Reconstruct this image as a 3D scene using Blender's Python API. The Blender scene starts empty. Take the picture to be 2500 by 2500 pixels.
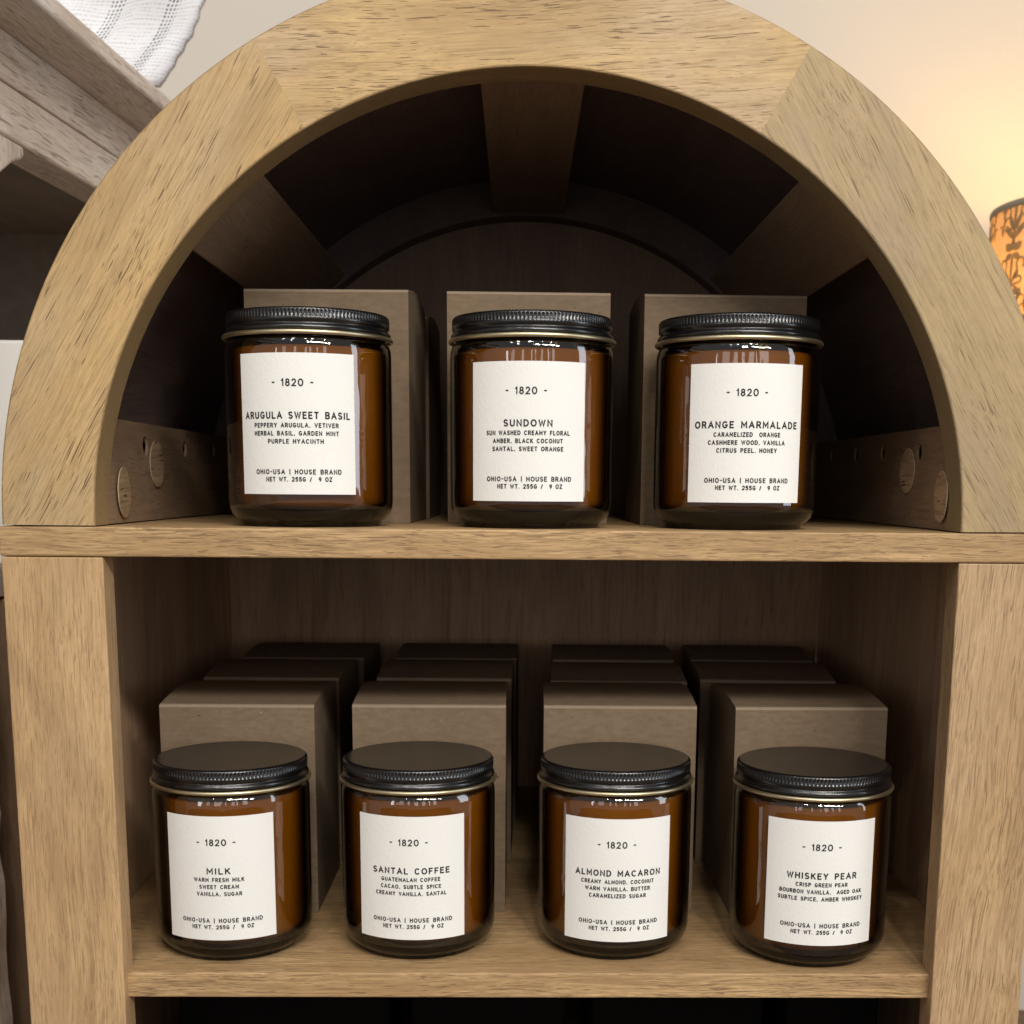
import bpy, bmesh, math, random
from mathutils import Vector, Matrix
R = math.radians
random.seed(7)
S = bpy.context.scene
COL = S.collection

# ------------------------------------------------------------------ camera
PX_F, PX_CX, PX_CY = 3171.0, 1317.7, 1744.0          # focal length and principal point on a 2500 px frame
cam_d = bpy.data.cameras.new('camera')
cam = bpy.data.objects.new('camera', cam_d); COL.objects.link(cam)
rt = Vector((0.99983, -0.01530, 0.00794)); fw = Vector((0.01647, 0.98465, -0.17378))
fw.normalize(); up = rt.cross(fw).normalized(); rt = fw.cross(up).normalized()
m = Matrix((rt, up, -fw)).transposed().to_4x4()
m.translation = Vector((-0.00469, -0.55497, 0.018766))
cam.matrix_world = m
cam_d.sensor_fit = 'HORIZONTAL'; cam_d.sensor_width = 36.0
cam_d.lens = PX_F / 2500 * 36.0
cam_d.shift_x = -(PX_CX - 1250) / 2500
cam_d.shift_y = (PX_CY - 1250) / 2500
cam_d.clip_start = 0.01; cam_d.clip_end = 50
cam_d.dof.use_dof = True; cam_d.dof.focus_distance = 0.585; cam_d.dof.aperture_fstop = 24
S.camera = cam

# ------------------------------------------------------------------ world, lamps, exposure
W = bpy.data.worlds.new('World'); S.world = W; W.use_nodes = True
bg = W.node_tree.nodes['Background']
bg.inputs[0].default_value = (0.98, 0.96, 0.95, 1); bg.inputs[1].default_value = 0.33
S.view_settings.view_transform = 'Standard'; S.view_settings.look = 'None'
S.view_settings.exposure = 0.0; S.view_settings.gamma = 1.0; S.view_settings.use_curve_mapping = False
S.cycles.use_denoising = True
try: S.cycles.denoiser = 'OPENIMAGEDENOISE'
except Exception: pass
S.cycles.max_bounces = 10; S.cycles.transparent_max_bounces = 24
S.cycles.diffuse_bounces = 4; S.cycles.glossy_bounces = 4
S.cycles.sample_clamp_indirect = 6.0

def area(name, loc, target, sx, sy, watts, col, shape='RECTANGLE'):
    d = bpy.data.lights.new(name, 'AREA'); d.shape = shape; d.size = sx
    if shape == 'RECTANGLE': d.size_y = sy
    d.energy = watts; d.color = col
    o = bpy.data.objects.new(name, d); COL.objects.link(o)
    o.location = loc
    o.rotation_euler = (Vector(target) - Vector(loc)).to_track_quat('-Z', 'Y').to_euler()
    return o
for i in range(8):                                   # row of soft ceiling spots in front of and above the bookcase
    x = 0.15 + 0.38 * (i % 4) - 0.05 * (i // 4); y = -1.62 - 0.32 * (i // 4); z = 1.06 + 0.30 * (i // 4) + 0.04 * (i % 2)
    area('ceiling_lamp', (x, y, z), (0, 0.1, -0.05), 0.17, 0.17, 4.6, (1.0, 0.96, 0.905), 'DISK')
for x, y, z in ((-1.0, -1.3, 1.9), (-0.5, -1.2, 1.9), (-0.1, -1.3, 1.9), (0.35, -1.2, 1.9), (0.75, -1.3, 1.9),
                (-0.75, -2.2, 1.9), (0.15, -2.2, 1.9), (0.6, -2.3, 1.9)):
    area('ceiling_spot', (x, y, z), (x * 0.4, 0.0, 0.0), 0.09, 0.09, 3.0, (1.0, 0.95, 0.88), 'DISK')
area('shop_reflection_strip', (1.75, -0.5, 0.35), (0, 0.05, 0.05), 0.34, 1.1, 5.5, (0.80, 0.89, 1.0))  # lamp for the bluish window mirrored at the right of the jars
area('shop_reflection_strip', (-1.9, -2.6, 0.35), (0, 0.0, 0.0), 0.14, 1.0, 2.4, (0.95, 0.96, 1.0))  # added strip lamp for a pale streak in the glass, no window there
for x, y, w, p in ((0.55, -2.9, 0.26, 1.5), (-0.55, -2.9, 0.20, 1.2), (0.03, -3.0, 0.10, 0.8), (1.25, -2.3, 0.30, 1.9), (-1.25, -2.6, 0.30, 1.3), (0.95, -2.7, 0.07, 0.8)):  # added strip lamps that draw vertical streaks on the jars, not real windows
    area('shop_reflection_strip', (x, y, 0.45), (0, 0.0, 0.05), w, 1.0, p, (0.97, 0.95, 0.97))

# ------------------------------------------------------------------ node helpers
class N:
    def __init__(s, name):
        s.m = bpy.data.materials.new(name); s.m.use_nodes = True
        s.t = s.m.node_tree; s.t.nodes.clear()
        s.out = s.add('ShaderNodeOutputMaterial')
    def add(s, typ, **k):
        n = s.t.nodes.new(typ)
        for a, v in k.items(): setattr(n, a, v)
        return n
    def link(s, a, b): s.t.links.new(a, b)
    def put(s, sock, v):
        if hasattr(v, 'is_output'): s.link(v, sock)
        else: sock.default_value = v
    def math(s, op, a, b=None, c=None, clamp=False):
        n = s.add('ShaderNodeMath', operation=op, use_clamp=clamp)
        s.put(n.inputs[0], a)
        if b is not None: s.put(n.inputs[1], b)
        if c is not None: s.put(n.inputs[2], c)
        return n.outputs[0]
    def coords(s, loc=(0, 0, 0), rot=(0, 0, 0), scale=(1, 1, 1), src=None):
        if src is None:
            src = s.add('ShaderNodeTexCoord').outputs['Object']
        mp = s.add('ShaderNodeMapping')
        s.link(src, mp.inputs[0]); mp.inputs[1].default_value = loc
        mp.inputs[2].default_value = rot; mp.inputs[3].default_value = scale
        return mp.outputs[0]
    def scaled(s, v, scale, loc=(0, 0, 0)): return s.coords(loc, (0, 0, 0), scale, v)
    def noise(s, v, scale=1.0, detail=2.0, rough=0.5, dist=0.0):
        n = s.add('ShaderNodeTexNoise'); s.link(v, n.inputs['Vector'])
        n.inputs['Scale'].default_value = scale; n.inputs['Detail'].default_value = detail
        n.inputs['Roughness'].default_value = rough; n.inputs['Distortion'].default_value = dist
        return n.outputs[0]
    def ramp(s, f, a, b, mode='SMOOTHSTEP'):
        n = s.add('ShaderNodeMapRange', interpolation_type=mode)
        s.link(f, n.inputs[0]); n.inputs[1].default_value = a; n.inputs[2].default_value = b
        return n.outputs[0]
    def mix(s, f, a, b, blend='MIX'):
        n = s.add('ShaderNodeMix', data_type='RGBA', blend_type=blend)
        s.put(n.inputs[0], f)
        for i, v in ((6, a), (7, b)):
            if hasattr(v, 'is_output'): s.link(v, n.inputs[i])
            else: n.inputs[i].default_value = (*v, 1)
        return n.outputs[2]
    def bump(s, h, dist, strength=1.0):
        n = s.add('ShaderNodeBump'); n.inputs['Strength'].default_value = strength
        n.inputs['Distance'].default_value = dist; s.link(h, n.inputs['Height'])
        return n.outputs[0]
    def principled(s, col, rough=0.5, normal=None, metal=0.0, spec=0.5):
        p = s.add('ShaderNodeBsdfPrincipled')
        if hasattr(col, 'is_output'): s.link(col, p.inputs['Base Color'])
        else: p.inputs['Base Color'].default_value = (*col, 1)
        s.put(p.inputs['Roughness'], rough); p.inputs['Metallic'].default_value = metal
        p.inputs['Specular IOR Level'].default_value = spec
        if normal is not None: s.link(normal, p.inputs['Normal'])
        s.link(p.outputs[0], s.out.inputs[0])
        return p

def wood(name, light, dark, pore, rot=(0, 0, 0), loc=(0, 0, 0), pores=0.6, figure=0.0, fig_freq=55.0, rough=0.55,
         wash=None, wash_amt=0.0, pore_len=56.0, pore_wid=1700.0, fibre=0.38, edge=None, fig_stretch=3.0, streak=1.0, pore_thr=0.835):
    """grain runs along local X after the rotation"""
    n = N(name)
    src = n.add('ShaderNodeTexCoord').outputs['Object']
    v0 = n.coords(loc, rot, (1, 1, 1), src)
    # gentle wander of the grain
    nz = n.add('ShaderNodeTexNoise'); n.link(n.scaled(v0, (9, 22, 22)), nz.inputs['Vector']); nz.inputs['Scale'].default_value = 1.0
    nz.inputs['Detail'].default_value = 2
    sub = n.add('ShaderNodeVectorMath', operation='SUBTRACT'); n.link(nz.outputs['Color'], sub.inputs[0]); sub.inputs[1].default_value = (.5, .5, .5)
    mul = n.add('ShaderNodeVectorMath', operation='MULTIPLY'); n.link(sub.outputs[0], mul.inputs[0]); mul.inputs[1].default_value = (0, 0.010, 0.010)
    ad = n.add('ShaderNodeVectorMath', operation='ADD'); n.link(v0, ad.inputs[0]); n.link(mul.outputs[0], ad.inputs[1])
    v = ad.outputs[0]
    broad = n.noise(n.scaled(v, (5, 60, 60)), 1, 4, 0.55)
    blot = n.noise(n.scaled(v0, (16, 24, 24)), 1, 3, 0.55)
    fib = n.noise(n.scaled(v, (60, 1500, 1500)), 1, 2, 0.6)
    mid = n.noise(n.scaled(v, (32, 560, 560), (4, 4, 1)), 1, 3, 0.65)
    mot = n.noise(n.scaled(v, (260, 700, 700), (1, 6, 3)), 1, 2, 0.6)
    col = n.mix(n.ramp(n.math('ADD', n.math('MULTIPLY', broad, 0.65 * streak), n.math('MULTIPLY', blot, 1 - 0.65 * streak)), 0.37, 0.63), light, dark)
    if figure > 0:                                   # cathedral figure: contour lines of a slow field
        field = n.noise(n.scaled(v0, (fig_stretch, 14, 14), (3.1, 1.7, 0.2)), 1, 1.5, 0.4)
        sep = n.add('ShaderNodeSeparateXYZ'); n.link(v, sep.inputs[0])
        ph = n.math('ADD', n.math('MULTIPLY', field, fig_freq), n.math('MULTIPLY', sep.outputs[1], 130))
        ph = n.math('ADD', ph, n.math('MULTIPLY', sep.outputs[2], 130))
        band = n.ramp(n.math('SINE', ph), -0.1, 1.0)
        col = n.mix(n.math('MULTIPLY', n.math('MULTIPLY', band, n.math('ADD', 0.35, n.math('MULTIPLY', mid, 1.1))), figure), col, tuple(c * 0.75 for c in dark), 'MIX')
    if wash is not None:
        w = n.ramp(n.noise(n.scaled(v0, (8, 18, 18), (5, 2, 1)), 1, 3, 0.6), 0.42, 0.66)
        col = n.mix(n.math('MULTIPLY', w, wash_amt), col, wash)
    deep = tuple(c * 0.76 for c in dark)
    col = n.mix(n.math('MULTIPLY', n.ramp(mid, 0.42, 0.72), 0.95 * fibre + 0.08), col, deep)
    col = n.mix(n.math('MULTIPLY', n.ramp(fib, 0.38, 0.70), fibre), col, deep)
    col = n.mix(n.math('MULTIPLY', n.ramp(mot, 0.45, 0.75), 0.22), col, deep)
    pn = n.noise(n.scaled(v, (pore_len, pore_wid, pore_wid), (1.3, 7.7, 2.2)), 1, 1.0, 0.5, 0.15)
    pn2 = n.noise(n.scaled(v, (pore_len * 1.9, pore_wid * 1.7, pore_wid * 1.7), (3.3, 2.7, 5.2)), 1, 1.0, 0.5, 0.1)
    clus = n.noise(n.scaled(v, (12, 60, 60), (8, 1, 4)), 1, 3, 0.6)
    thr = n.math('SUBTRACT', pore_thr, n.math('MULTIPLY', clus, 0.34))
    pm = n.math('MULTIPLY', n.ramp(n.math('SUBTRACT', pn, thr), 0.0, 0.055), pores, clamp=True)
    pm2 = n.math('MULTIPLY', n.ramp(n.math('SUBTRACT', pn2, thr), 0.0, 0.07), pores * 0.5, clamp=True)
    pm = n.math('MAXIMUM', pm, pm2)
    ln = n.noise(n.scaled(v, (pore_len * 0.28, pore_wid * 0.85, pore_wid * 0.85), (6.3, 1.7, 9.2)), 1, 2.0, 0.55)
    col = n.mix(n.math('MULTIPLY', n.ramp(ln, 0.56, 0.68), 0.75 * fibre + 0.20), col, tuple(c * 0.58 for c in dark))
    col = n.mix(pm, col, pore)
    if edge is not None:                             # worn dark arris along the two rims of the arch
        r0, r1 = edge
        sp = n.add('ShaderNodeSeparateXYZ'); n.link(src, sp.inputs[0])
        rr = n.math('SQRT', n.math('ADD', n.math('MULTIPLY', sp.outputs[0], sp.outputs[0]), n.math('MULTIPLY', sp.outputs[2], sp.outputs[2])))
        wob = n.math('MULTIPLY', n.noise(n.scaled(src, (120, 120, 120)), 1, 3, 0.6), 0.0016)
        d = n.math('MINIMUM', n.math('ABSOLUTE', n.math('SUBTRACT', rr, r0)), n.math('ABSOLUTE', n.math('SUBTRACT', rr, r1)))
        em = n.math('SUBTRACT', 1.0, n.ramp(n.math('SUBTRACT', d, n.math('SUBTRACT', wob, 0.0006)), 0.0, 0.0009))
        col = n.mix(n.math('MULTIPLY', em, 0.62), col, tuple(c * 0.5 for c in dark))
    h = n.math('SUBTRACT', n.math('MULTIPLY', fib, 0.35), pm)
    n.principled(col, rough, n.bump(h, 0.00035, 0.5), spec=0.35)
    return n.m

A_L, A_D, A_P = (0.575, 0.382, 0.166), (0.40, 0.262, 0.116), (0.11, 0.065, 0.036)
RI, RO = 0.1832, 0.2222
M = {}
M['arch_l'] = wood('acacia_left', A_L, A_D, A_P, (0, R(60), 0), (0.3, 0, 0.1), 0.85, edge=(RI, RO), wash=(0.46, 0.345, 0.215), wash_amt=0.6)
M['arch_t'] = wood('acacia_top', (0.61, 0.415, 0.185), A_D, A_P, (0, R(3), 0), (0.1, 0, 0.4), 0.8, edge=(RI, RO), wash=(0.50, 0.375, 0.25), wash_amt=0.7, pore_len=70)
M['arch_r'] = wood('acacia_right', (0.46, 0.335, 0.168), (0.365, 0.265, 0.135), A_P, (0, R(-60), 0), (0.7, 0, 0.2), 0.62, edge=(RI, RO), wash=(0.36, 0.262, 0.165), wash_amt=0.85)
OAK_L, OAK_D, OAK_P = (0.62, 0.410, 0.212), (0.475, 0.300, 0.148), (0.23, 0.135, 0.068)
M['post'] = wood('oak_post', OAK_L, OAK_D, OAK_P, (0, R(90), 0), (0.2, 0.0, 0.13), 0.5, figure=0.55, fig_freq=45, pore_len=75, pore_wid=1800, pore_thr=0.79, fibre=0.45, wash=(0.52, 0.36, 0.215), wash_amt=0.5)
M['post_r'] = wood('oak_post_straight', tuple(c * 0.86 for c in OAK_L), tuple(c * 0.84 for c in OAK_D), tuple(c * 0.8 for c in OAK_P), (0, R(86), 0), (0.9, 0.3, 0.71), 0.6, figure=0.45, fig_freq=20, pore_len=55, pore_wid=1500, pore_thr=0.785, fibre=0.45, wash=(0.55, 0.39, 0.24), wash_amt=0.5)
M['board'] = wood('oak_board', (0.60, 0.402, 0.200), (0.42, 0.262, 0.122), (0.20, 0.125, 0.065), (0, 0, 0), (0.1, 0.4, 0.3), 0.8, figure=0.35, fig_freq=12, pore_len=95, pore_wid=1500, fibre=0.85, pore_thr=0.80)
M['inner'] = wood('oak_inner', (0.74, 0.485, 0.295), (0.60, 0.385, 0.23), (0.25, 0.15, 0.085), (0, R(90), 0), (0.5, 0.1, 0.9), 0.3, figure=0.5, fig_freq=40, pore_len=45, pore_wid=500)
M['bar'] = wood('acacia_bar', (0.35, 0.232, 0.145), (0.27, 0.175, 0.108), (0.12, 0.08, 0.05), (R(0), 0, R(90)), (0.5, 0.1, 0.9), 0.6, pore_len=80)
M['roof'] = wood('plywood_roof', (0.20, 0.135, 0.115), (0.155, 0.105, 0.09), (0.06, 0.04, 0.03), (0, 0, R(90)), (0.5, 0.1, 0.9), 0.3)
M['white_wood'] = wood('whitewashed_wood', (0.80, 0.70, 0.60), (0.66, 0.55, 0.455), (0.26, 0.185, 0.14), (0, 0, R(90)), (0.2, 0.7, 0.1), 0.75, pore_len=28, pore_wid=800, pore_thr=0.79, rough=0.75, wash=(0.80, 0.75, 0.68), wash_amt=0.8, fibre=0.45)
M['white_wood_v'] = wood('whitewashed_wood_upright', (0.74, 0.64, 0.54), (0.55, 0.455, 0.37), (0.20, 0.14, 0.10), (0, R(90), 0), (0.2, 0.7, 0.1), 0.9, pore_len=60, pore_wid=420, rough=0.8)
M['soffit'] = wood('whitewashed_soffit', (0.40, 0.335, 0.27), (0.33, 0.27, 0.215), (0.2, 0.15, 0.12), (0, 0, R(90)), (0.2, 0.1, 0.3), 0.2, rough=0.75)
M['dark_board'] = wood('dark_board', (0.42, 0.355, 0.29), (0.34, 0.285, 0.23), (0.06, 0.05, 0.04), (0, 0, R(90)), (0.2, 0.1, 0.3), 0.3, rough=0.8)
M['brown_wood'] = wood('brown_wood', (0.20, 0.125, 0.072), (0.14, 0.085, 0.048), (0.06, 0.035, 0.02), (0, R(90), 0), (0.3, 0.3, 0.3), 0.4)
M['arch_back'] = wood('arch_back_board', (0.42, 0.27, 0.18), (0.34, 0.21, 0.14), (0.17, 0.10, 0.06), (0, R(90), 0), (0.5, 0.1, 0.9), 0.3, figure=0.4, fig_freq=40)  # darker copy of the inner oak, shade of the arch interior in its colour
M['plug'] = wood('plug_veneer', (0.60, 0.42, 0.25), (0.40, 0.27, 0.16), (0.10, 0.06, 0.035), (0, R(-22), R(90)), (0.1, 0.2, 0.3), 0.9, pore_len=70, pore_wid=520, fibre=0.6)

def simple(name, col, rough=0.5, metal=0.0, spec=0.5):
    n = N(name); n.principled(col, rough, metal=metal, spec=spec); return n.m

def kraft(name='kraft_card', k=1.0):
    n = N(name)
    src = n.add('ShaderNodeTexCoord').outputs['Object']
    oi = n.add('ShaderNodeObjectInfo').outputs['Random']
    off = n.add('ShaderNodeVectorMath', operation='SCALE'); off.inputs[0].default_value = (3, 5, 7); n.link(oi, off.inputs['Scale'])
    ad = n.add('ShaderNodeVectorMath', operation='ADD'); n.link(src, ad.inputs[0]); n.link(off.outputs[0], ad.inputs[1]); v = ad.outputs[0]
    a = n.noise(n.scaled(v, (160, 300, 420)), 1, 4, 0.7)
    b = n.noise(n.scaled(v, (18, 18, 22)), 1, 3, 0.6)
    col = n.mix(n.ramp(a, 0.3, 0.7), (0.252, 0.181, 0.115), (0.198, 0.140, 0.087))
    col = n.mix(n.math('MULTIPLY', n.ramp(b, 0.35, 0.7), 0.35), col, (0.176, 0.127, 0.083))
    sp = n.ramp(n.noise(n.scaled(v, (300, 420, 420), (2, 2, 2)), 1, 1, 0.5), 0.755, 0.80)
    col = n.mix(n.math('MULTIPLY', sp, 0.7), col, (0.07, 0.05, 0.035))
    sp2 = n.ramp(n.noise(n.scaled(v, (380, 380, 500), (9, 1, 2)), 1, 1, 0.5), 0.775, 0.81)
    col = n.mix(n.math('MULTIPLY', sp2, 0.5), col, (0.42, 0.35, 0.27))
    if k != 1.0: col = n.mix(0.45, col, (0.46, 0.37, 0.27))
    n.principled(col, 0.85, n.bump(a, 0.0002, 0.4), spec=0.2)
    return n.m
M['kraft'] = kraft()
M['kraft_fold'] = kraft('kraft_lit_fold', 1.4)  # lighter copy of the card, paints in the light caught along the front fold

def paper():
    n = N('label_paper')
    v = n.add('ShaderNodeTexCoord').outputs['Object']
    a = n.noise(n.scaled(v, (700, 700, 500)), 1, 3, 0.6)
    b = n.noise(n.scaled(v, (40, 40, 40)), 1, 3, 0.6)
    col = n.mix(n.math('MULTIPLY', n.ramp(b, 0.3, 0.7), 0.4), (0.80, 0.79, 0.755), (0.77, 0.76, 0.72))
    n.principled(col, 0.8, n.bump(a, 0.0003, 0.45), spec=0.2)
    return n.m
M['paper'] = paper()
M['ink'] = simple('black_ink', (0.016, 0.015, 0.015), 0.7, spec=0.2)

def glass(name, face_tint, f0=0.09):
    n = N(name)
    v = n.add('ShaderNodeTexCoord').outputs['Object']
    wav = n.noise(n.scaled(v, (150, 150, 9)), 1, 2, 0.5)
    wav2 = n.noise(n.scaled(v, (45, 45, 30)), 1, 2, 0.5)
    bm = n.bump(n.math('ADD', n.math('MULTIPLY', wav, 0.5), wav2), 0.0011, 0.45)
    tr = n.add('ShaderNodeBsdfTransparent')
    lw0 = n.add('ShaderNodeLayerWeight'); lw0.inputs[0].default_value = 0.5
    n.link(n.mix(n.ramp(lw0.outputs[1], 0.36, 0.80), face_tint, (0.035, 0.014, 0.005)), tr.inputs[0])
    gl = n.add('ShaderNodeBsdfGlossy'); gl.inputs['Roughness'].default_value = 0.03; gl.inputs[0].default_value = (1, 1, 1, 1)
    n.link(bm, gl.inputs['Normal'])
    lw = n.add('ShaderNodeLayerWeight'); lw.inputs[0].default_value = 0.5; n.link(bm, lw.inputs[1])
    fac = n.math('ADD', f0, n.math('MULTIPLY', n.math('POWER', lw.outputs[1], 5.0), 0.9), clamp=True)
    back = n.add('ShaderNodeNewGeometry').outputs['Backfacing']
    fac = n.math('MULTIPLY', fac, n.math('SUBTRACT', 1.0, n.math('MULTIPLY', back, 0.92)))
    mx = n.add('ShaderNodeMixShader'); n.link(fac, mx.inputs[0]); n.link(tr.outputs[0], mx.inputs[1]); n.link(gl.outputs[0], mx.inputs[2])
    n.link(mx.outputs[0], n.out.inputs[0])
    return n.m
M['glass'] = glass('amber_glass', (0.655, 0.505, 0.16))
M['glass_base'] = glass('amber_glass_thick_base', (0.05, 0.03, 0.018), 0.045)
def wax():
    n = N('cream_wax')
    v = n.add('ShaderNodeTexCoord').outputs['Object']
    a = n.noise(n.scaled(v, (40, 40, 25)), 1, 3, 0.5)
    n.principled(n.mix(n.ramp(a, 0.3, 0.7), (0.82, 0.72, 0.44), (0.70, 0.58, 0.34)), 0.5, spec=0.3)
    return n.m
M['wax'] = wax()
def lidmat():
    n = N('black_lid')
    v = n.add('ShaderNodeTexCoord').outputs['Object']
    a = n.noise(n.scaled(v, (900, 900, 900)), 1, 2, 0.6)
    b = n.ramp(n.noise(n.scaled(v, (60, 60, 60)), 1, 3, 0.6), 0.3, 0.75)
    dust = n.math('MULTIPLY', n.ramp(n.noise(n.scaled(v, (420, 420, 420), (3, 1, 2)), 1, 1, 0.5), 0.77, 0.83), 0.22)
    n.principled(n.mix(dust, (0.005, 0.005, 0.0055), (0.25, 0.23, 0.20)), n.math('ADD', 0.22, n.math('MULTIPLY', b, 0.03)), n.bump(a, 0.00004, 0.2), spec=0.8)
    return n.m
M['lid'] = lidmat()
M['brass'] = simple('brass_rim', (0.66, 0.58, 0.38), 0.38, 1.0)
M['steel'] = simple('screw_steel', (0.035, 0.033, 0.03), 0.25, 1.0)  # near-black steel, the shade inside the drilled holes is in its colour
M['hole'] = simple('hole_dark', (0.03, 0.02, 0.015), 0.8)
M['rim'] = simple('plug_rim', (0.50, 0.39, 0.26), 0.6)

def plaster():
    n = N('wall_paint')
    v = n.add('ShaderNodeTexCoord').outputs['Object']
    a = n.noise(n.scaled(v, (90, 90, 90)), 1, 4, 0.6)
    b = n.noise(n.scaled(v, (4, 4, 4)), 1, 3, 0.5)
    n.principled(n.mix(b, (0.68, 0.625, 0.55), (0.65, 0.595, 0.52)), 0.8, n.bump(a, 0.0008, 0.25), spec=0.2)
    return n.m
M['wall'] = plaster()
M['floor'] = wood('floor_boards', (0.22, 0.15, 0.09), (0.16, 0.10, 0.06), (0.06, 0.04, 0.02), (0, 0, 0), (0, 0, 0), 0.4)
M['shade_black'] = simple('shade_black', (0.004, 0.0038, 0.0038), 0.8, spec=0.05)
M['white_box'] = simple('white_card', (0.80, 0.79, 0.74), 0.6)

# ------------------------------------------------------------------ object helpers
def obj(name, bm, mat, parent=None, smooth=False, keep=False, loc=None):
    me = bpy.data.meshes.new(name); bm.normal_update(); bm.to_mesh(me); bm.free()
    for mm in (mat if isinstance(mat, (list, tuple)) else [mat]): me.materials.append(mm)
    if smooth:
        for p in me.polygons: p.use_smooth = True
    o = bpy.data.objects.new(name, me); COL.objects.link(o)
    if loc: o.location = loc
    if parent is not None:
        o.parent = parent
        if keep: o.matrix_parent_inverse = root_inv(parent)
    return o
def root_inv(p):
    mw = Matrix.Translation(p.location)
    if p.parent: return Matrix.Identity(4)
    return mw.inverted()
def thing(name, label, cat, loc=(0, 0, 0), rz=0.0, group=None):
    o = bpy.data.objects.new(name, None); COL.objects.link(o)
    o.location = loc; o.rotation_euler = (0, 0, rz); o.empty_display_size = 0.02
    o['label'] = label; o['category'] = cat
    if group: o['group'] = group
    return o
def tag(o, label, cat, group=None):
    o['label'] = label; o['category'] = cat
    if group: o['group'] = group
    return o
def bevel(o, w=0.001, seg=2, angle=35):
    b = o.modifiers.new('bevel', 'BEVEL'); b.width = w; b.segments = seg; b.limit_method = 'ANGLE'; b.angle_limit = R(angle)
    return o
def bx(bm, x0, x1, y0, y1, z0, z1):
    vs = [bm.verts.new((x, y, z)) for z in (z0, z1) for y in (y0, y1) for x in (x0, x1)]
    for f in ((0, 2, 3, 1), (4, 5, 7, 6), (0, 1, 5, 4), (2, 6, 7, 3), (0, 4, 6, 2), (1, 3, 7, 5)):
        bm.faces.new([vs[i] for i in f])
    return vs
def boxo(name, dims, mat, parent, keep=True, bev=0.0008):
    bm = bmesh.new(); bx(bm, *dims); o = obj(name, bm, mat, parent, keep=keep)
    if bev: bevel(o, bev)
    return o
def ring_sector(bm, r0, r1, a0, a1, y0, y1, n, c=0.0):
    """closed solid: sector of an annulus in the XZ plane, y0..y1"""
    q = []; pr = ((r0, y0), (r1, y0), (r1, y1), (r0, y1))
    if c: pr = ((r0 + c, y0), (r1 - c, y0), (r1 - c * .3, y0 + c * .3), (r1, y0 + c), (r1, y1 - c), (r1 - c, y1), (r0 + c, y1), (r0, y1 - c), (r0, y0 + c), (r0 + c * .3, y0 + c * .3))
    L = len(pr)
    for i in range(n + 1):
        a = a0 + (a1 - a0) * i / n; co, s = math.cos(a), math.sin(a)
        q.append([bm.verts.new((r * co, y, r * s)) for r, y in pr])
    for i in range(n):
        for k in range(L):
            bm.faces.new((q[i][k], q[i + 1][k], q[i + 1][(k + 1) % L], q[i][(k + 1) % L]))
    bm.faces.new(q[0]); bm.faces.new(q[-1][::-1])
    bmesh.ops.recalc_face_normals(bm, faces=bm.faces)
def lathe(bm, prof, n=96, closed=False, mod=None):
    rings = []
    for r, z in prof:
        if r < 1e-6: rings.append([bm.verts.new((0, 0, z))]); continue
        rings.append([bm.verts.new((r * math.cos(2 * math.pi * i / n), r * math.sin(2 * math.pi * i / n), z)) for i in range(n)])
    pairs = list(zip(rings, rings[1:])) + ([(rings[-1], rings[0])] if closed else [])
    for a, b in pairs:
        for i in range(n):
            j = (i + 1) % n
            if len(a) == 1 and len(b) == 1: continue
            if len(a) == 1: bm.faces.new((a[0], b[i], b[j])) if False else bm.faces.new((a[0], b[j], b[i]))
            elif len(b) == 1: bm.faces.new((a[i], a[j], b[0]))
            else: bm.faces.new((a[i], a[j], b[j], b[i]))
    bmesh.ops.recalc_face_normals(bm, faces=bm.faces)
    return rings

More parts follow.
